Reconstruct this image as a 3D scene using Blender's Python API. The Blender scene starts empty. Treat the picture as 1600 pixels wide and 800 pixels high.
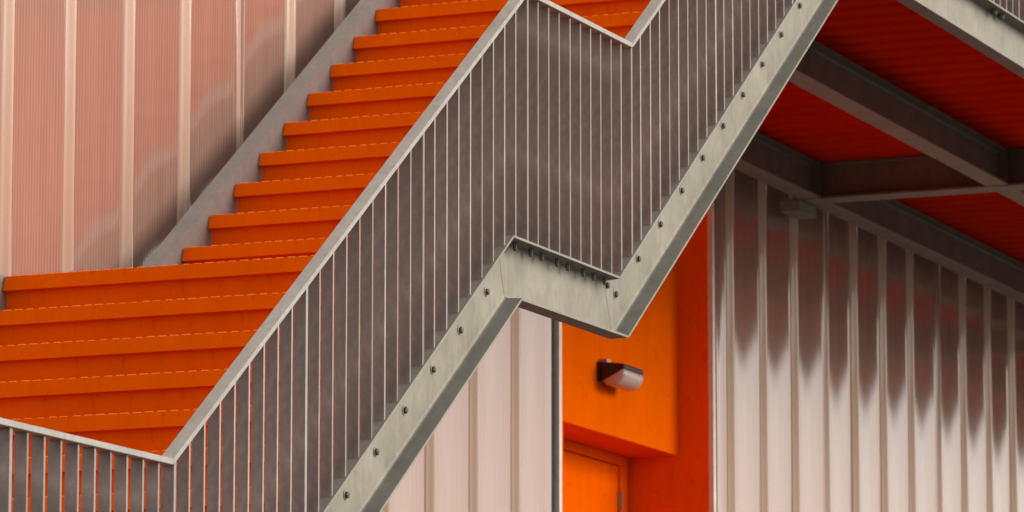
import bpy, bmesh, math, random
from mathutils import Vector
random.seed(4)
S = bpy.context.scene
COL = S.collection

# ------------------------------------------------------------------ camera, sky, sun, exposure
GZ = 1.6                                   # camera eye height above the ground
AL = math.radians(22.862)                  # view azimuth, measured from the stair direction (+X) towards the wall (+Y)
PH = math.radians(9.097)                   # upward pitch
cam_d = bpy.data.cameras.new('camera')
cam = bpy.data.objects.new('camera', cam_d)
COL.objects.link(cam)
S.camera = cam
cam_d.sensor_width = 36.0
cam_d.lens = 36.0 * 7494.0 / 1600.0
cam_d.clip_start = 0.1
cam_d.clip_end = 3000
fwd = Vector((math.cos(AL) * math.cos(PH), math.sin(AL) * math.cos(PH), math.sin(PH)))
cam.location = (0, 0, GZ)
cam.rotation_euler = fwd.to_track_quat('-Z', 'Y').to_euler()
cam_d.dof.use_dof = True
cam_d.dof.focus_distance = 19.5
cam_d.dof.aperture_fstop = 7.5

SUN_EL, SUN_AZ = 27.0, -66.0               # sun stands in front of the building, a little to the right
sd = Vector((math.cos(math.radians(SUN_AZ)) * math.cos(math.radians(SUN_EL)),
             math.sin(math.radians(SUN_AZ)) * math.cos(math.radians(SUN_EL)),
             math.sin(math.radians(SUN_EL))))
W = bpy.data.worlds.new('World')
S.world = W
W.use_nodes = True
nt = W.node_tree
nt.nodes.clear()
sky = nt.nodes.new('ShaderNodeTexSky')
sky.sky_type = 'NISHITA'
sky.sun_disc = False
sky.sun_elevation = math.radians(SUN_EL)
sky.sun_rotation = math.atan2(sd.x, sd.y)
sky.dust_density = 2.0
sky.air_density = 1.0
hs = nt.nodes.new('ShaderNodeHueSaturation')
hs.inputs['Saturation'].default_value = 0.22
bg = nt.nodes.new('ShaderNodeBackground')
bg.inputs['Strength'].default_value = 0.12
wo = nt.nodes.new('ShaderNodeOutputWorld')
nt.links.new(sky.outputs[0], hs.inputs['Color'])
cloud = nt.nodes.new('ShaderNodeMix')                             # an even, slightly warm cloud deck over the clear sky
cloud.data_type = 'RGBA'
cloud.inputs[0].default_value = 0.65
cloud.inputs[7].default_value = (6.4, 6.0, 5.45, 1)
nt.links.new(hs.outputs[0], cloud.inputs[6])
nt.links.new(cloud.outputs[2], bg.inputs['Color'])
nt.links.new(bg.outputs[0], wo.inputs['Surface'])

sun_d = bpy.data.lights.new('sun', 'SUN')
sun_d.energy = 2.0
sun_d.angle = math.radians(38)
sun_d.color = (1.0, 0.94, 0.84)
sun = bpy.data.objects.new('sun', sun_d)
COL.objects.link(sun)
sun.location = (10, -30, 40)
sun.rotation_euler = (-sd).to_track_quat('-Z', 'Y').to_euler()

S.view_settings.view_transform = 'Standard'
S.view_settings.look = 'None'
S.view_settings.exposure = 0.6
S.view_settings.gamma = 1.0
S.view_settings.use_curve_mapping = False


# ------------------------------------------------------------------ materials
class Mat:
    def __init__(s, name, rough=0.5, metallic=0.0, ior=1.5, spec=0.5):
        s.m = bpy.data.materials.new(name)
        s.m.use_nodes = True
        s.t = s.m.node_tree
        s.p = s.t.nodes['Principled BSDF']
        s.p.inputs['Roughness'].default_value = rough
        s.p.inputs['Metallic'].default_value = metallic
        s.p.inputs['IOR'].default_value = ior
        s.p.inputs['Specular IOR Level'].default_value = spec
        s.tc = s.t.nodes.new('ShaderNodeTexCoord')

    def n(s, kind, **kw):
        x = s.t.nodes.new(kind)
        for k, v in kw.items():
            if k in x.inputs:
                x.inputs[k].default_value = v
            else:
                setattr(x, k, v)
        return x

    def link(s, a, b):
        s.t.links.new(a, b)

    def coords(s, scale=(1, 1, 1), src='Object', loc=(0, 0, 0)):
        mp = s.n('ShaderNodeMapping')
        mp.inputs['Scale'].default_value = scale
        mp.inputs['Location'].default_value = loc
        s.link(s.tc.outputs[src], mp.inputs[0])
        return mp.outputs[0]

    def noise(s, vec, scale, detail=4, rough=0.55):
        x = s.n('ShaderNodeTexNoise', Scale=scale, Detail=detail, Roughness=rough)
        s.link(vec, x.inputs['Vector'])
        return x.outputs['Fac']

    def ramp(s, fac, stops):
        r = s.n('ShaderNodeValToRGB')
        el = r.color_ramp.elements
        while len(el) < len(stops):
            el.new(0.5)
        for e, (p, c) in zip(el, stops):
            e.position = p
            e.color = (c[0], c[1], c[2], 1)
        s.link(fac, r.inputs[0])
        return r.outputs['Color']

    def mix(s, fac, a, b, mode='MIX'):
        x = s.n('ShaderNodeMix', data_type='RGBA', blend_type=mode)
        for sock, v in ((x.inputs[0], fac), (x.inputs[6], a), (x.inputs[7], b)):
            if hasattr(v, 'is_linked'):
                s.link(v, sock)
            else:
                sock.default_value = v if not isinstance(v, tuple) else (v[0], v[1], v[2], 1)
        return x.outputs[2]

    def bump(s, h, strength=0.2, dist=0.01, normal=None):
        b = s.n('ShaderNodeBump', Strength=strength, Distance=dist)
        s.link(h, b.inputs['Height'])
        if normal is not None:
            s.link(normal, b.inputs['Normal'])
        s.link(b.outputs[0], s.p.inputs['Normal'])
        return b.outputs[0]

    def color(s, c):
        if hasattr(c, 'is_linked'):
            s.link(c, s.p.inputs['Base Color'])
        else:
            s.p.inputs['Base Color'].default_value = (c[0], c[1], c[2], 1)
        return s


def galvanised(name, base, rough=0.5, metallic=0.25, mott=0.16, vary=0.0):
    m = Mat(name, rough, metallic)
    v = m.coords()
    big = m.noise(v, 5.0, 6, 0.6)
    fine = m.noise(m.coords((1, 1, 0.45)), 34.0, 5, 0.65)
    streak = m.noise(m.coords((22, 22, 1.6)), 1.0, 4)
    lo = tuple(c * (1 - mott * 1.5) for c in base)
    hi = tuple(c * (1 + mott) for c in base)
    c1 = m.ramp(big, [(0.3, lo), (0.7, hi)])
    c2 = m.ramp(fine, [(0.32, (0.8, 0.79, 0.77)), (0.66, (1, 1, 1))])
    c3 = m.ramp(streak, [(0.3, (0.93, 0.92, 0.91)), (0.62, (1, 1, 1))])
    col = m.mix(1.0, m.mix(1.0, c1, c2, 'MULTIPLY'), c3, 'MULTIPLY')
    if vary:                                                    # every bar came out of the zinc bath a little different
        oi = m.n('ShaderNodeObjectInfo')
        col = m.mix(1.0, col, m.ramp(oi.outputs['Random'], [(0.0, (1 - vary, 1 - vary * 1.1, 1 - vary * 1.2)), (1.0, (1 + vary * 0.4, 1 + vary * 0.36, 1 + vary * 0.3))]), 'MULTIPLY')
    m.color(col)
    rr = m.n('ShaderNodeMapRange')
    rr.inputs['To Min'].default_value = rough - 0.1
    rr.inputs['To Max'].default_value = rough + 0.16
    m.link(fine, rr.inputs['Value'])
    m.link(rr.outputs[0], m.p.inputs['Roughness'])
    m.bump(fine, 0.12, 0.003)
    return m.m


def painted(name, base, rough=0.42, var=0.1, seed=0.0):
    m = Mat(name, rough, 0.0, 1.3, 0.0)
    v = m.coords(loc=(seed, seed, 0))
    big = m.noise(v, 1.7, 5, 0.6)
    fine = m.noise(v, 42.0, 4, 0.6)
    streak = m.noise(m.coords((9, 9, 0.8)), 1.0, 5)
    c1 = m.ramp(big, [(0.28, tuple(c * (1 - var) for c in base)), (0.72, tuple(min(1, c * (1 + var * 0.7)) for c in base))])
    c2 = m.ramp(streak, [(0.3, (0.95, 0.93, 0.9)), (0.55, (1, 1, 1))])
    scuff = m.noise(m.coords((3, 14, 5), loc=(seed, 0, 2)), 2.2, 6, 0.7)
    c4 = m.ramp(scuff, [(0.30, (0.80, 0.74, 0.9)), (0.43, (1, 1, 1))])
    m.color(m.mix(1.0, m.mix(1.0, c1, c2, 'MULTIPLY'), c4, 'MULTIPLY'))
    rr = m.n('ShaderNodeMapRange')
    rr.inputs['To Min'].default_value = rough - 0.08
    rr.inputs['To Max'].default_value = rough + 0.14
    m.link(fine, rr.inputs['Value'])
    m.link(rr.outputs[0], m.p.inputs['Roughness'])
    m.bump(fine, 0.06, 0.003)
    return m.m


def polycarb(name='fluted_polycarbonate', lo=(0.40, 0.23, 0.18), hi=(0.48, 0.288, 0.228), groove=0.76):
    """multiwall sheet: milky matte body, with the stacked skins together mirroring strongly only at grazing angles"""
    m = Mat(name, 0.6, 0.0, 1.5, 0.0)
    v = m.coords()
    sx = m.n('ShaderNodeSeparateXYZ')
    m.link(v, sx.inputs[0])
    k = m.n('ShaderNodeMath', operation='MULTIPLY')
    m.link(sx.outputs['X'], k.inputs[0])
    k.inputs[1].default_value = 2 * math.pi / 0.027
    sn = m.n('ShaderNodeMath', operation='SINE')
    m.link(k.outputs[0], sn.inputs[0])
    uneven = m.noise(m.coords((1, 1, 0.03)), 60.0, 3)
    u2 = m.n('ShaderNodeMath', operation='MULTIPLY_ADD')
    m.link(uneven, u2.inputs[0])
    u2.inputs[1].default_value = 3.0
    m.link(sn.outputs[0], u2.inputs[2])
    rib01 = m.n('ShaderNodeMapRange')
    rib01.inputs['From Min'].default_value = 0.2
    rib01.inputs['From Max'].default_value = 2.8
    m.link(u2.outputs[0], rib01.inputs['Value'])
    dirt = m.noise(m.coords((2.4, 2.4, 0.35)), 1.0, 5)
    base = m.ramp(dirt, [(0.3, lo), (0.7, hi)])
    rib = m.ramp(rib01.outputs[0], [(0.0, (groove, groove * 0.97, groove * 0.96)), (1.0, (1, 1, 1))])
    m.color(m.mix(1.0, base, rib, 'MULTIPLY'))
    soft = m.noise(m.coords((5, 5, 0.7)), 1.0, 2)
    b1 = m.n('ShaderNodeBump', Strength=0.12, Distance=0.003)
    m.link(soft, b1.inputs['Height'])
    b2 = m.n('ShaderNodeBump', Strength=0.05, Distance=0.0012)
    m.link(u2.outputs[0], b2.inputs['Height'])
    m.link(b1.outputs[0], b2.inputs['Normal'])
    gl = m.n('ShaderNodeBsdfGlossy', Roughness=0.1)
    gl.inputs['Color'].default_value = (0.97, 0.93, 0.9, 1)
    m.link(b2.outputs[0], gl.inputs['Normal'])
    fr = m.n('ShaderNodeFresnel', IOR=1.5)
    fm = m.n('ShaderNodeMapRange')
    fm.inputs['From Min'].default_value = 0.038
    fm.inputs['From Max'].default_value = 0.30
    fm.inputs['To Min'].default_value = 0.02
    fm.inputs['To Max'].default_value = 0.74
    m.link(fr.outputs[0], fm.inputs['Value'])
    mx = m.n('ShaderNodeMixShader')
    m.link(fm.outputs[0], mx.inputs[0])
    m.link(m.p.outputs[0], mx.inputs[1])
    m.link(gl.outputs[0], mx.inputs[2])
    m.link(mx.outputs[0], m.t.nodes['Material Output'].inputs['Surface'])
    return m.m


def plain(name, base, rough=0.5, metallic=0.0, var=0.12, scale=12):
    m = Mat(name, rough, metallic)
    f = m.noise(m.coords(), scale, 5, 0.6)
    m.color(m.ramp(f, [(0.3, tuple(c * (1 - var) for c in base)), (0.7, tuple(min(1, c * (1 + var)) for c in base))]))
    m.bump(f, 0.05, 0.003)
    return m.m


M_STEEL = galvanised('galvanised_channel_steel', (0.295, 0.272, 0.215), 0.55, 0.1, 0.14)
M_FIN = galvanised('weathered_flat_bar', (0.295, 0.262, 0.25), 0.55, 0.1, 0.28, 0.10)
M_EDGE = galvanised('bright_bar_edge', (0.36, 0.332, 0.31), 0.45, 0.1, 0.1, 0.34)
M_FLANGE_SHADE = galvanised('shaded_channel_flange', (0.185, 0.178, 0.16), 0.6, 0.1, 0.12)  # darker steel tone that paints shade into the channel flanges
M_RAIL = galvanised('galvanised_handrail', (0.40, 0.385, 0.36), 0.45, 0.15, 0.1)
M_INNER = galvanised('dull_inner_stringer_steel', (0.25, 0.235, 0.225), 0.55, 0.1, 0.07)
M_BEAM = galvanised('weathered_beam_steel', (0.25, 0.21, 0.17), 0.55, 0.1, 0.14)
M_ORANGE = painted('orange_stair_paint', (0.73, 0.110, 0.0006), 0.45, 0.09)
M_ORANGE2 = painted('orange_wall_paint', (0.90, 0.128, 0.0004), 0.5, 0.09, 3.0)
M_HIGHLIGHT = painted('highlight_nosing_paint', (0.86, 0.22, 0.06), 0.4, 0.1, 8.0)  # paler orange: the grip teeth's highlight is put into the colour
M_RED = painted('deep_red_soffit', (0.56, 0.024, 0.0006), 0.55, 0.08, 5.0)  # deeper red than the orange of the stairs and doorway
M_POLY = polycarb()
M_SEAM = polycarb('milky_seam_connector', (0.62, 0.455, 0.36), (0.68, 0.505, 0.40), 0.95)
M_TRIM = plain('white_aluminium', (0.72, 0.68, 0.62), 0.4)
M_DARK = plain('dark_gasket', (0.03, 0.027, 0.024), 0.7)
M_BOLT = plain('weathered_bolt_steel', (0.10, 0.088, 0.07), 0.6, 0.3, 0.3, 60)
M_LAMPB = plain('dark_lamp_housing', (0.02, 0.012, 0.009), 0.45)
M_LENS = plain('frosted_lamp_glass', (0.58, 0.44, 0.38), 0.3, 0.0, 0.12, 25)
M_HINGE = plain('brushed_hinge_steel', (0.42, 0.33, 0.26), 0.4, 0.5)
M_CONC = plain('worn_asphalt', (0.058, 0.053, 0.048), 0.9, 0.0, 0.25, 3)
M_INSIDE = plain('grey_core', (0.2, 0.19, 0.18), 0.9)


# ------------------------------------------------------------------ helpers (model z = 0 is the camera eye; GZ lifts it above the ground)
def thing(name, label, cat, loc=(0, 0, 0), group=None):
    o = bpy.data.objects.new(name, None)
    COL.objects.link(o)
    o.empty_display_size = 0.2
    o.location = (loc[0], loc[1], loc[2] + GZ)
    o['label'] = label
    o['category'] = cat
    o['kind'] = 'thing'
    if group:
        o['group'] = group
    return o


def wloc(o):
    p = Vector(o.location)
    while o.parent:
        o = o.parent
        p += Vector(o.location)
    return p


def link(name, me, mat, parent=None, loc=None):
    o = bpy.data.objects.new(name, me)
    COL.objects.link(o)
    if me.materials:
        pass
    else:
        me.materials.append(mat)
    if parent is not None:
        o.parent = parent
        base = wloc(parent)
    else:
        base = Vector((0, 0, 0))
    if loc is not None:
        o.location = Vector((loc[0], loc[1], loc[2] + GZ)) - base
    return o


def build(name, bm, mat, parent=None, origin=None, smooth=False):
    """one mesh object from a bmesh whose vertices are in model space"""
    if origin is None:
        c = [v.co for v in bm.verts]
        origin = (min(v.x for v in c), min(v.y for v in c), min(v.z for v in c))
    for v in bm.verts:
        v.co -= Vector(origin)
    bmesh.ops.recalc_face_normals(bm, faces=bm.faces)
    me = bpy.data.meshes.new(name)
    bm.to_mesh(me)
    bm.free()
    if smooth:
        me.polygons.foreach_set('use_smooth', [True] * len(me.polygons))
    return link(name, me, mat, parent, origin)


def NB():
    return bmesh.new()


def box(bm, x0, x1, y0, y1, z0, z1):
    vs = [bm.verts.new((x, y, z)) for x in (x0, x1) for y in (y0, y1) for z in (z0, z1)]
    for f in ((0, 1, 3, 2), (4, 6, 7, 5), (0, 4, 5, 1), (2, 3, 7, 6), (0, 2, 6, 4), (1, 5, 7, 3)):
        bm.faces.new([vs[i] for i in f])


def prism_y(bm, poly, y0, y1):
    a = [bm.verts.new((x, y0, z)) for x, z in poly]
    b = [bm.verts.new((x, y1, z)) for x, z in poly]
    n = len(poly)
    bm.faces.new(a)
    bm.faces.new(b[::-1])
    for i in range(n):
        bm.faces.new((a[i], a[(i + 1) % n], b[(i + 1) % n], b[i]))


def prism_x(bm, poly, x0, x1):
    a = [bm.verts.new((x0, y, z)) for y, z in poly]
    b = [bm.verts.new((x1, y, z)) for y, z in poly]
    n = len(poly)
    bm.faces.new(a)
    bm.faces.new(b[::-1])
    for i in range(n):
        bm.faces.new((a[i], a[(i + 1) % n], b[(i + 1) % n], b[i]))


def channel(bm, p0, p1, yweb, ytoe, tf=0.05):
    """C-section between two (top, bottom) section pairs; the web is at yweb and the flanges reach to ytoe"""
    s = 1.0 if ytoe > yweb else -1.0
    yb = yweb - s * 0.012
    r = 0.014
    prof = [(yb, 0.0), (ytoe, 0.0), (ytoe, tf * 0.75), (yweb + s * r * 1.3, tf)]
    for k in range(1, 4):
        a = k / 4 * math.pi / 2
        prof.append((yweb + s * (r * 1.3 * (1 - math.sin(a))), tf + 0.05 * (1 - math.cos(a))))
    prof.append((yweb, tf + 0.055))
    prof.append((yweb, 1 - tf - 0.055))
    for k in range(3, 0, -1):
        a = k / 4 * math.pi / 2
        prof.append((yweb + s * (r * 1.3 * (1 - math.sin(a))), 1 - tf - 0.05 * (1 - math.cos(a))))
    prof += [(yweb + s * r * 1.3, 1 - tf), (ytoe, 1 - tf * 0.75), (ytoe, 1.0), (yb, 1.0)]
    rings = []
    for (top, bot) in (p0, p1):
        rings.append([bm.verts.new((top[0] + (bot[0] - top[0]) * t, y, top[1] + (bot[1] - top[1]) * t)) for y, t in prof])
    n = len(prof)
    bm.faces.new(rings[0])
    bm.faces.new(rings[1][::-1])
    for i in range(n):
        bm.faces.new((rings[0][i], rings[0][(i + 1) % n], rings[1][(i + 1) % n], rings[1][i]))


def raw(name, bm, mat):
    bmesh.ops.recalc_face_normals(bm, faces=bm.faces)
    me = bpy.data.meshes.new(name)
    bm.to_mesh(me)
    bm.free()
    me.materials.append(mat)
    return me


def shade_flanges(o):
    o.data.materials.append(M_FLANGE_SHADE)
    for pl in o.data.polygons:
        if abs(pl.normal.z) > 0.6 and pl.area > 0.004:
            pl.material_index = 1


def hexhead(bm, c, r, h, axis='y', n=6):
    """bolt head proud towards -Y, or a bolt end hanging down for axis z"""
    rings = []
    for k, (rr, d) in enumerate(((r, 0.0), (r, h * 0.75), (r * 0.7, h))):
        ring = []
        for i in range(n):
            a = 2 * math.pi * i / n
            if axis == 'y':
                ring.append(bm.verts.new((c[0] + rr * math.cos(a), c[1] - d, c[2] + rr * math.sin(a))))
            else:
                ring.append(bm.verts.new((c[0] + rr * math.cos(a), c[1] + rr * math.sin(a), c[2] - d)))
        rings.append(ring)
    for a, b in zip(rings, rings[1:]):
        for i in range(n):
            bm.faces.new((a[i], a[(i + 1) % n], b[(i + 1) % n], b[i]))
    bm.faces.new(rings[-1])
    bm.faces.new(rings[0][::-1])


# ------------------------------------------------------------------ ground
bm = NB()
vs = [bm.verts.new(p) for p in ((-900, -900, -GZ), (900, -900, -GZ), (900, 900, -GZ), (-900, 900, -GZ))]
bm.faces.new(vs)
g = build('ground', bm, M_CONC)
g['kind'] = 'structure'

# ------------------------------------------------------------------ translucent walls
YW = 10.75
WALL_TOP = 12.0


def wall_profile(p, flat_end=False):
    """section of one panel: an upstanding ridge at each side, rounded into a nearly flat field"""
    h, r = 0.030, 0.010
    e = 0.0085                                                  # the field starts a little deeper and climbs in two soft waves
    left = [(r, -h)]
    for k in range(1, 9):
        t = k / 8
        left.append((r + 0.008 + 0.074 * t ** 1.5, -h + (h + e) * (1 - (1 - t) ** 2.4)))
    f0 = left[-1][0]
    f1 = p - f0
    raw_t = [0.0]
    slope = lambda q: 0.022 * math.exp(-((q - 0.10) / 0.11) ** 2) + 0.055 * max(0.0, (q - 0.42) / 0.58) ** 1.4
    N = 22
    for k in range(N):
        raw_t.append(raw_t[-1] + slope((k + 0.5) / N) / N)
    mid = [(f0 + (f1 - f0) * k / N, e * (1 - raw_t[k] / raw_t[-1])) for k in range(1, N)]
    if flat_end:
        right = [(f1, 0.0), (p, 0.0)]
    else:
        right = [(p - r - 0.008 - 0.074 * (k / 8) ** 1.5, -h + h * (1 - (1 - k / 8) ** 2.4)) for k in range(8, 0, -1)] + [(p - r, -h)]
    return left + mid + right


def panel_mesh(name, p, z0, z1, flat_end=False):
    bm = NB()
    prof = wall_profile(p, flat_end)
    a = [bm.verts.new((x, y, z0)) for x, y in prof]
    b = [bm.verts.new((x, y, z1)) for x, y in prof]
    e0 = [bm.verts.new((x, 0.06, z0)) for x, y in (prof[0], prof[-1])]
    e1 = [bm.verts.new((x, 0.06, z1)) for x, y in (prof[0], prof[-1])]
    for i in range(len(prof) - 1):
        f = bm.faces.new((a[i], a[i + 1], b[i + 1], b[i]))
        f.smooth = True
    def dup(v):                                               # closing faces keep their own vertices so the front stays truly vertical
        return bm.verts.new(v.co)
    bm.faces.new((e0[0], dup(a[0]), dup(b[0]), e1[0]))
    bm.faces.new((dup(a[-1]), e0[1], e1[1], dup(b[-1])))
    bm.faces.new((e0[1], e0[0], e1[0], e1[1]))
    bm.faces.new([dup(e0[0]), dup(e0[1])] + [dup(v) for v in a[::-1]])
    bm.faces.new([dup(e1[1]), dup(e1[0])] + [dup(v) for v in b])
    me = bpy.data.meshes.new(name)
    bm.to_mesh(me)
    bm.free()
    me.materials.append(M_POLY)
    return me


def seam_mesh(z0, z1):
    bm = NB()
    prism = [(-0.064, 0.05), (-0.064, -0.0035), (-0.045, -0.010), (-0.030, -0.019), (-0.019, -0.029), (-0.010, -0.0355), (0.008, -0.0355), (0.012, -0.031), (0.012, 0.05)]
    a = [bm.verts.new((x, y, z0)) for x, y in prism]
    b = [bm.verts.new((x, y, z1)) for x, y in prism]
    n = len(prism)
    for i in range(n):
        bm.faces.new((a[i], a[(i + 1) % n], b[(i + 1) % n], b[i]))
    bm.faces.new(a)
    bm.faces.new(b[::-1])
    bmesh.ops.recalc_face_normals(bm, faces=bm.faces)
    me = bpy.data.meshes.new('panel_seam')
    bm.to_mesh(me)
    bm.free()
    me.polygons.foreach_set('use_smooth', [len(pl.vertices) == 4 for pl in me.polygons])
    me.materials.append(M_SEAM)
    return me


def poly_wall(label, xs, z0, z1, x_core, flat_last=False):
    t = thing('polycarbonate_wall', label, 'wall', (xs[0], YW, -GZ))
    sm = seam_mesh(z0, z1)
    cache = {}
    for x in (xs[:-1] if flat_last else xs[1:]):
        link('panel_seam', sm, M_SEAM, t, (x, YW, 0))
    for a, b in zip(xs, xs[1:]):
        w = round(b - a, 3)
        fe = flat_last and b == xs[-1]
        w = (w, fe)
        if w not in cache:
            cache[w] = panel_mesh('polycarbonate_panel', w[0], z0, z1, fe)
        po = link('polycarbonate_panel', cache[w], M_POLY, t, (a, YW, 0))
        po.rotation_euler = (math.radians(random.uniform(-0.05, 0.05)), 0, math.radians(random.uniform(-0.32, 0.32)))   # no two sheets sit exactly true
    bm = NB()
    box(bm, x_core[0], x_core[1], YW + 0.07, YW + 0.3, z0, z1)
    build('wall_core', bm, M_INSIDE, t)
    return t


P1 = 0.6125
xs1 = [19.405 + P1 * k for k in range(-9, 11)] + [26.095]
wl = poly_wall('rosy translucent fluted wall behind the orange stairs, left of the orange doorway', xs1, -GZ, WALL_TOP, (xs1[0], 26.09), True)
bm = NB()
box(bm, 26.105, 26.165, YW + 0.012, YW + 0.3, -GZ, WALL_TOP)
build('gasket', bm, M_DARK, wl)
bm = NB()
box(bm, 26.167, 26.208, YW - 0.022, YW + 0.3, -GZ, WALL_TOP)
build('edge_trim', bm, M_TRIM, wl)
bm = NB()
box(bm, 26.21, 26.238, YW - 0.018, YW + 0.3, -GZ, WALL_TOP)
build('painted_trim', bm, M_ORANGE2, wl)
P2 = 0.6295
xs2 = [28.818] + [29.15 + P2 * k for k in range(0, 34)]
wr = poly_wall('pale translucent fluted wall under the red soffit, right of the orange doorway', xs2, -GZ, WALL_TOP, (28.82, xs2[-1]))
bm = NB()
box(bm, 28.764, 28.806, YW - 0.03, YW + 0.3, -GZ, WALL_TOP)
build('edge_trim', bm, M_TRIM, wr)

# ------------------------------------------------------------------ orange doorway recess
XL, XJ = 26.24, 28.762
YL, YD = 10.962, 11.294
d = thing('doorway', 'bright orange recessed doorway between the two translucent walls', 'doorway', (XL, YW, -GZ))
bm = NB()
box(bm, XL + 0.002, XJ - 0.002, YL, YD + 0.2, 3.62, 9.0)
o = build('lintel_panel', bm, M_ORANGE2, d)
bm = NB()
box(bm, XJ, XJ + 0.05, YW + 0.004, YD + 0.25, -GZ, WALL_TOP)
build('jamb_panel', bm, M_ORANGE2, d)
bm = NB()
box(bm, XL - 0.05, XL, YW + 0.31, YD + 0.25, -GZ, WALL_TOP)
box(bm, XL - 0.002, XL + 0.0015, YW + 0.004, YW + 0.305, -GZ, WALL_TOP)
build('jamb_panel', bm, M_ORANGE2, d)
bm = NB()
box(bm, XL + 0.003, XJ - 0.003, YL + 0.003, YD + 0.1, 9.003, WALL_TOP)
build('upper_panel', bm, M_ORANGE2, d)
bm = NB()                                                       # frame: head, two stiles
box(bm, XL + 0.01, XJ - 0.05, YD, YD + 0.12, 3.555, 3.617)
box(bm, XJ - 0.175, XJ - 0.05, YD + 0.002, YD + 0.122, -GZ, 3.553)
box(bm, XL + 0.01, XL + 0.12, YD + 0.002, YD + 0.122, -GZ, 3.553)
build('door_frame', bm, M_ORANGE2, d)
bm = NB()
box(bm, XJ - 0.052, XJ - 0.002, YD + 0.06, YD + 0.14, -GZ, 3.616)
build('shadow_gap', bm, M_ORANGE2, d)
bm = NB()
box(bm, XL + 0.124, XJ - 0.179, YD + 0.018, YD + 0.07, -GZ + 0.01, 3.549)
door = build('door', bm, M_ORANGE2, d)
for hz in (3.27, 1.2, -1.2):
    bm = NB()
    box(bm, XJ - 0.186, XJ - 0.172, YD - 0.012, YD + 0.0175, hz - 0.005, hz + 0.115)
    box(bm, XJ - 0.171, XJ - 0.145, YD - 0.006, YD + 0.0015, hz, hz + 0.11)
    build('hinge', bm, M_HINGE, door)

# wall lamp on the lintel: wedge housing with a frosted lens below
lx, lw = 27.36, 0.34
lp = thing('wall_lamp', 'dark wedge wall lamp with frosted lens on the orange panel above the door', 'lamp', (lx, YL, 3.95))
bm = NB()
y0 = YL - 0.001
prism_x(bm, [(y0, 4.052), (y0 - 0.02, 4.052), (y0 - 0.02, 3.935), (y0, 3.935)], lx - 0.012, lx + lw + 0.012)
build('mounting_plate', bm, M_LAMPB, lp)
bm = NB()
yb = y0 - 0.021
prism_x(bm, [(yb, 4.055), (yb - 0.150, 4.036), (yb - 0.160, 4.016), (yb - 0.152, 4.006), (yb, 3.936)], lx, lx + lw)
bmesh.ops.bevel(bm, geom=list(bm.edges), offset=0.006, segments=1, affect='EDGES')
build('lamp_housing', bm, M_LAMPB, lp)
bm = NB()
rings = []
poly = [(yb - 0.150, 4.003), (yb - 0.160, 3.985), (yb - 0.158, 3.962), (yb - 0.146, 3.938), (yb - 0.124, 3.917), (yb - 0.095, 3.904), (yb - 0.062, 3.902), (yb - 0.032, 3.910), (yb - 0.010, 3.926), (yb - 0.004, 3.933)]
cy = sum(p[0] for p in poly) / len(poly)
cz = sum(p[1] for p in poly) / len(poly)
for x, k in ((lx + 0.004, 0.82), (lx + 0.014, 0.93), (lx + 0.04, 1.0), (lx + lw * 0.5, 1.03), (lx + lw - 0.04, 1.0), (lx + lw - 0.014, 0.92), (lx + lw - 0.004, 0.8)):
    ring = []
    for i, (py, pz) in enumerate(poly):
        kk = k if 0 < i < len(poly) - 1 else 1.0
        ring.append(bm.verts.new((x, cy + (py - cy) * kk, cz + (pz - cz) * kk)))
    rings.append(ring)
for a, b in zip(rings, rings[1:]):
    for i in range(len(poly)):
        j = (i + 1) % len(poly)
        bm.faces.new((a[i], a[j], b[j], b[i]))
bm.faces.new(rings[0])
bm.faces.new(rings[-1][::-1])
build('lamp_lens', bm, M_LENS, lp, None, True)

bm = NB()
box(bm, lx + 0.03, lx + 0.10, y0 - 0.05, y0 - 0.0005, 4.056, 4.075)
build('cable_gland', bm, M_HINGE, lp)

# ------------------------------------------------------------------ the staircase
SL = 0.7234
stair = thing('staircase', 'orange steel staircase with galvanised stringers and dense flat-bar railing climbing to the right', 'staircase', (11.0, 7.84, -GZ))
YT, YWB = 7.84, 7.92                                            # outer channel: toe plane and web face


def gapped(p0, p1, g=0.0018):
    """pull both ends of a channel piece in a little so that the mitres show as joints"""
    (t0, b0), (t1, b1) = p0, p1
    L = math.hypot(t1[0] - t0[0], t1[1] - t0[1])
    ux, uz = (t1[0] - t0[0]) / L * g, (t1[1] - t0[1]) / L * g
    return ((t0[0] + ux, t0[1] + uz), (b0[0] + ux, b0[1] + uz)), ((t1[0] - ux, t1[1] - uz), (b1[0] - ux, b1[1] - uz))


LZ2 = 0.903
secs = [((13.0 - (LZ2 + GZ) / SL, -GZ), (13.1 - (LZ2 + GZ) / SL + 0.36, -GZ)),
        ((13.0, LZ2), (13.09, LZ2 - 0.27)),
        ((15.267, LZ2), (15.37, LZ2 - 0.268)),
        ((18.615, 3.325), (18.705, 3.055)),
        ((19.845, 3.322), (19.95, 3.057)),
        ((23.177, 5.732), (23.265, 5.455))]
stringers = []
for a, b in zip(secs, secs[1:]):
    bm = NB()
    a2, b2 = gapped(a, b)
    channel(bm, a2, b2, YWB, YT)
    stringers.append(build('stringer', bm, M_STEEL, stair))
    shade_flanges(stringers[-1])
# inner stringer against the wall (web faces the steps, flanges turn to the wall)
NZ = 0.058
isec = [((13.2 - (0.915 + GZ) / SL, -GZ), (13.67 - (0.915 + GZ) / SL, -GZ)),
        ((13.2, 0.915), (13.31, 0.58)),
        ((15.40, 0.915), (15.51, 0.58)),
        ((18.762, 3.345), (18.872, 3.01)),
        ((20.048, 3.345), (20.158, 3.01)),
        ((23.36, 5.741), (23.47, 5.406))]
for a, b in zip(isec, isec[1:]):
    bm = NB()
    a2, b2 = gapped(a, b)
    channel(bm, a2, b2, 10.470, 10.555)
    build('stringer', bm, M_INNER, stair)

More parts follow.
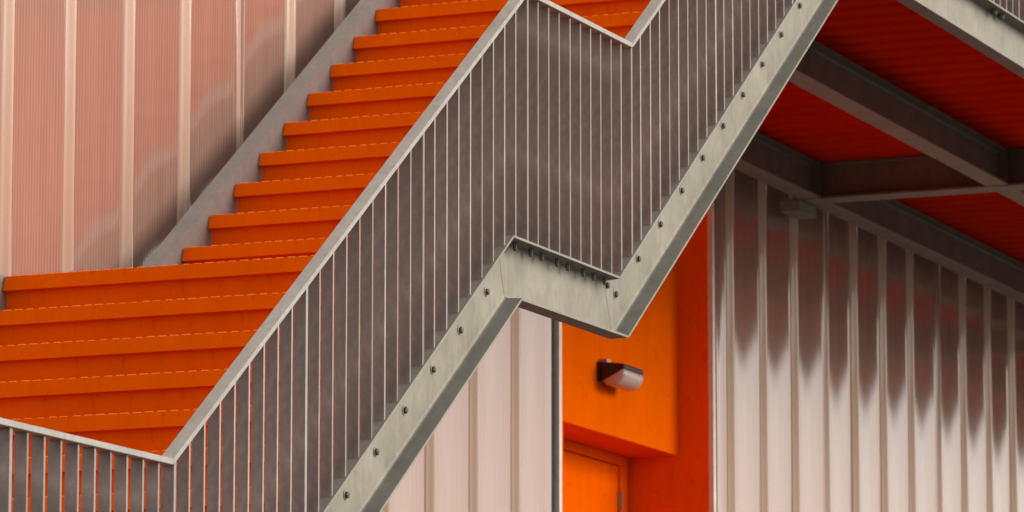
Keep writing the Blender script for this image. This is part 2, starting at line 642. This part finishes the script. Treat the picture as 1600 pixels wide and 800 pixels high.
# bolts on the outer web
bm = NB()
hexhead(bm, (0, 0, 0), 0.0145, 0.013)
bmesh.ops.recalc_face_normals(bm, faces=bm.faces)
bolt_me = bpy.data.meshes.new('bolt')
bm.to_mesh(bolt_me)
bm.free()
bolt_me.materials.append(M_BOLT)
bm = NB()
hexhead(bm, (0, 0, 0), 0.021, 0.003, 'y', 12)
washer_me = raw('washer', bm, M_STEEL)
for k in range(-5, 6):
    p = (17.093 + 0.2813 * k, YWB - 0.0005, 2.06 + 0.2016 * k)
    link('washer', washer_me, M_FLANGE_SHADE, stringers[2], p)
    link('bolt', bolt_me, M_BOLT, stringers[2], (p[0], p[1] - 0.0015, p[2])).rotation_euler = (0, random.uniform(0, 1), 0)
for k in range(-1, 11):
    p = (20.268 + 0.283 * k, YWB - 0.0005, 3.47 + 0.2043 * k)
    link('washer', washer_me, M_FLANGE_SHADE, stringers[4], p)
    link('bolt', bolt_me, M_BOLT, stringers[4], (p[0], p[1] - 0.0015, p[2])).rotation_euler = (0, random.uniform(0, 1), 0)
link('bolt', bolt_me, M_BOLT, stringers[4], (19.885, YWB - 0.0005, 3.292))
# bolt ends hanging below the top flange of the landing channel
bm = NB()
hexhead(bm, (0, 0, 0), 0.009, 0.034, 'z')
bmesh.ops.recalc_face_normals(bm, faces=bm.faces)
peg_me = bpy.data.meshes.new('bolt')
bm.to_mesh(peg_me)
bm.free()
peg_me.materials.append(M_BOLT)
for x in (18.735, 18.91, 19.033, 19.209, 19.335, 19.516, 19.638, 19.77):
    link('bolt', peg_me, M_BOLT, stringers[3], (x, 7.885, 3.3105))
for x in (13.3, 13.42, 13.6, 13.72, 13.9, 14.02, 14.2, 14.32, 14.5, 14.62, 14.8, 14.92, 15.1):
    link('bolt', peg_me, M_BOLT, stringers[1], (x, 7.885, LZ2 - 0.0125))

# steps
YS0, YS1 = 7.945, 10.453


def step_poly(going, riser):
    return [(0.0, 0.0), (going, 0.0), (going, -0.006), (0.024, -0.006), (0.024, -riser - 0.007), (0.015, -riser - 0.007),
            (0.015, -0.072), (-0.021, -0.068), (-0.002, -0.003)]


def grip_mesh(going):
    bm = NB()
    y = 0.03
    while y < YS1 - YS0 - 0.05:
        w = 0.030 + random.uniform(-0.005, 0.005)
        h = 0.0046 * random.choice((1, 1, 1, 0.9, 0.7))
        prism_y(bm, [(0.002, 0.0004), (0.006, h), (going - 0.03, h), (going - 0.02, 0.0004)], y, y + w)
        y += 0.0575
    return raw('grip_strip', bm, M_HIGHLIGHT)


RI, GO = 0.2037, 0.2815
bm = NB()
prism_y(bm, step_poly(GO + 0.0085, RI), 0, YS1 - YS0)
step_me = raw('step', bm, M_ORANGE)
grip_me = grip_mesh(GO)


def add_step(x, z, me=step_me, gm=grip_me, name='step'):
    s = link(name, me, M_ORANGE, stair, (x, YS0, z))
    gs = link('grip_strip', gm, M_ORANGE, s, (x, YS0, z))
    return s


for k in range(1, 12):
    add_step(18.885 - GO * k, 3.342 - RI * k)
for k in range(-1, 10):
    add_step(20.67 + 0.282 * k, 3.74 + 0.204 * k)
# landings are long treads with their own nosing
bm = NB()
prism_y(bm, step_poly(20.67 - 0.282 - 18.885 + 0.0085, RI), 0, YS1 - YS0)
land_me = raw('landing_plate', bm, M_ORANGE)
add_step(18.885, 3.342, land_me, grip_mesh(1.5), 'landing_plate')
bm = NB()
prism_y(bm, step_poly(18.885 - GO * 11 - 13.2 + 0.0085, RI), 0, YS1 - YS0)
add_step(13.2, 3.342 - RI * 12, raw('landing_plate', bm, M_ORANGE), grip_mesh(2.4), 'landing_plate')
for k in range(1, 12):
    add_step(13.2 - GO * k, 3.342 - RI * (12 + k))

# handrail
RT, RY0, RY1 = 0.023, 7.838, 7.900
rail_pts = [(13.0 - (2.022 - 1.119 + GZ - 0.2) / SL, 1.119 - GZ + 0.2), (13.0, 2.022), (15.437, 2.022), (18.775, 4.426), (20.011, 4.426), (23.345, 6.838)]


def rail_piece(p, q, end0, end1, parent):
    bm = NB()
    prism_y(bm, [(p[0] + end0, p[1]), (q[0] + end1, q[1]), (q[0] + end1, q[1] - RT), (p[0] + end0, p[1] - RT)], RY0, RY1)
    bmesh.ops.bevel(bm, geom=list(bm.edges), offset=0.002, segments=1, affect='EDGES')
    return build('handrail', bm, M_RAIL, parent)


for p, q in zip(rail_pts, rail_pts[1:]):
    rail_piece(p, q, 0.0006, -0.0006, stair)


def interp(pts, x):
    for (a, b), (c, e) in zip(pts, pts[1:]):
        if a <= x <= c:
            return b + (e - b) * (x - a) / (c - a)
    return pts[-1][1]


top_path = [s[0] for s in secs]
fin_cache = {}


def fin(x, zb, zt, t, y0, y1, parent, name):
    key = (round(zt - zb, 3), t, y0, y1)
    if key not in fin_cache:
        bm = NB()
        box(bm, 0, t, y0, y1, 0, zt - zb)
        me = raw(name, bm, M_FIN)
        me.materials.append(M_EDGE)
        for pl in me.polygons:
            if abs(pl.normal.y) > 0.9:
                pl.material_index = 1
        fin_cache[key] = me
    o = link(name, fin_cache[key], M_FIN, parent, (x, 0, zb))
    return o


posts = {0, 10, 19, 28, 37, 47, 56, 65}
for k in range(-38, 74):
    x = 14.229 + 0.123 * k
    if x < rail_pts[0][0] + 0.05:
        continue
    zt = min(interp(rail_pts, x), interp(rail_pts, x + 0.012)) - RT + 0.002
    zb = min(interp(top_path, x), interp(top_path, x + 0.0125)) - 0.002
    j = random.uniform(-0.0025, 0.0025)
    if k in posts:
        fin(x - 0.002, zb - 0.003, zt, 0.018, 7.847, 7.900, stair, 'post')
    else:
        fin(x + j, zb, zt, 0.0115, 7.850, 7.899, stair, 'baluster')

# ------------------------------------------------------------------ the upper platform
ZB, ZS = 5.455, 5.70
XE = 47.0
pf = thing('platform', 'galvanised steel platform with red soffit and dark beams above the right translucent wall', 'platform', (23.3, 7.84, ZB))
bm = NB()
channel(bm, ((23.180, 5.732), (23.268, 5.455)), ((XE, 5.732), (XE, 5.455)), YWB, YT)
shade_flanges(build('fascia_channel', bm, M_STEEL, pf))
bm = NB()
box(bm, 23.40, XE, YWB + 0.03, 10.45, 5.745, 5.78)
build('floor_plate', bm, M_ORANGE, pf)
# corrugated soffit sheet, ribs running towards the wall
bm = NB()
prof = []
x = 23.45
while x < XE - 0.3:
    prof += [(x, ZS), (x + 0.13, ZS), (x + 0.155, ZS + 0.03), (x + 0.215, ZS + 0.03)]
    x += 0.245
a = [bm.verts.new((px, YWB + 0.02, pz)) for px, pz in prof]
b = [bm.verts.new((px, 10.70, pz)) for px, pz in prof]
for i in range(len(prof) - 1):
    bm.faces.new((a[i], a[i + 1], b[i + 1], b[i]))
so = build('soffit_sheet', bm, M_RED, pf)


def ibeam_x(x0, x1, y, w, z0, z1, parent, name='beam'):
    bm = NB()
    t, tw = 0.014, 0.012
    poly = [(y - w / 2, z0), (y + w / 2, z0), (y + w / 2, z0 + t), (y + tw / 2 + .012, z0 + t + .004), (y + tw / 2, z0 + t + .016), (y + tw / 2, z1 - t - .016),
            (y + tw / 2 + .012, z1 - t - .004), (y + w / 2, z1 - t), (y + w / 2, z1), (y - w / 2, z1), (y - w / 2, z1 - t), (y - tw / 2 - .012, z1 - t - .004),
            (y - tw / 2, z1 - t - .016), (y - tw / 2, z0 + t + .016), (y - tw / 2 - .012, z0 + t + .004), (y - w / 2, z0 + t)]
    prism_x(bm, poly, x0, x1)
    return build(name, bm, M_BEAM, parent)


XC = 30.06                                                        # cross beam
for (x0, x1) in ((23.30, XC - 0.11), (XC + 0.11, 37.6), (37.8, 46.8)):
    for y in (9.155, 10.46):
        bmn = ibeam_x(x0, x1, y, 0.15, ZB + 0.004, ZS - 0.002, pf)
for xc in (XC, XC + 7.65):
    bm = NB()
    t, tw, w, z0, z1 = 0.014, 0.012, 0.2, ZB, ZS - 0.004
    poly = [(xc - w / 2, z0), (xc + w / 2, z0), (xc + w / 2, z0 + t), (xc + tw / 2, z0 + t), (xc + tw / 2, z1 - t), (xc + w / 2, z1 - t), (xc + w / 2, z1),
            (xc - w / 2, z1), (xc - w / 2, z1 - t), (xc - tw / 2, z1 - t), (xc - tw / 2, z0 + t), (xc - w / 2, z0 + t)]
    prism_y(bm, poly, YWB + 0.02, 10.62)
    build('cross_beam', bm, M_BEAM, pf)
    for y in (9.155, 10.46):
        bm = NB()
        box(bm, xc - 0.104, xc - 0.092, y - 0.07, y + 0.07, z0 + t + 0.001, z1 - t - 0.001)
        build('stiffener_plate', bm, M_BEAM, pf)
    bm = NB()
    box(bm, xc - 0.13, xc + 0.21, 10.53, 10.665, ZB - 0.075, ZB - 0.002)
    build('bearing_bracket', bm, M_STEEL, pf)
# platform railing
rp = [(23.345, 6.838), (33.5, 6.838)]
rail_piece(rp[0], rp[1], 0.0006, 0, pf)
for k in range(74, 156):
    x = 14.229 + 0.123 * k
    if k % 9 == 2:
        fin(x - 0.002, 5.729, 6.817, 0.018, 7.847, 7.900, pf, 'post')
    else:
        fin(x, 5.731, 6.817, 0.0125, 7.850, 7.899, pf, 'baluster')
bm = NB()
hexhead(bm, (0, 0, 0), 0.02, 0.03, 'z')
pm = raw('bolt', bm, M_BOLT)
for k in range(0, 12):
    for dx in (0.0, 0.14):
        link('bolt', pm, M_BOLT, pf, (23.62 + 1.08 * k + dx, 7.885, 5.7185))
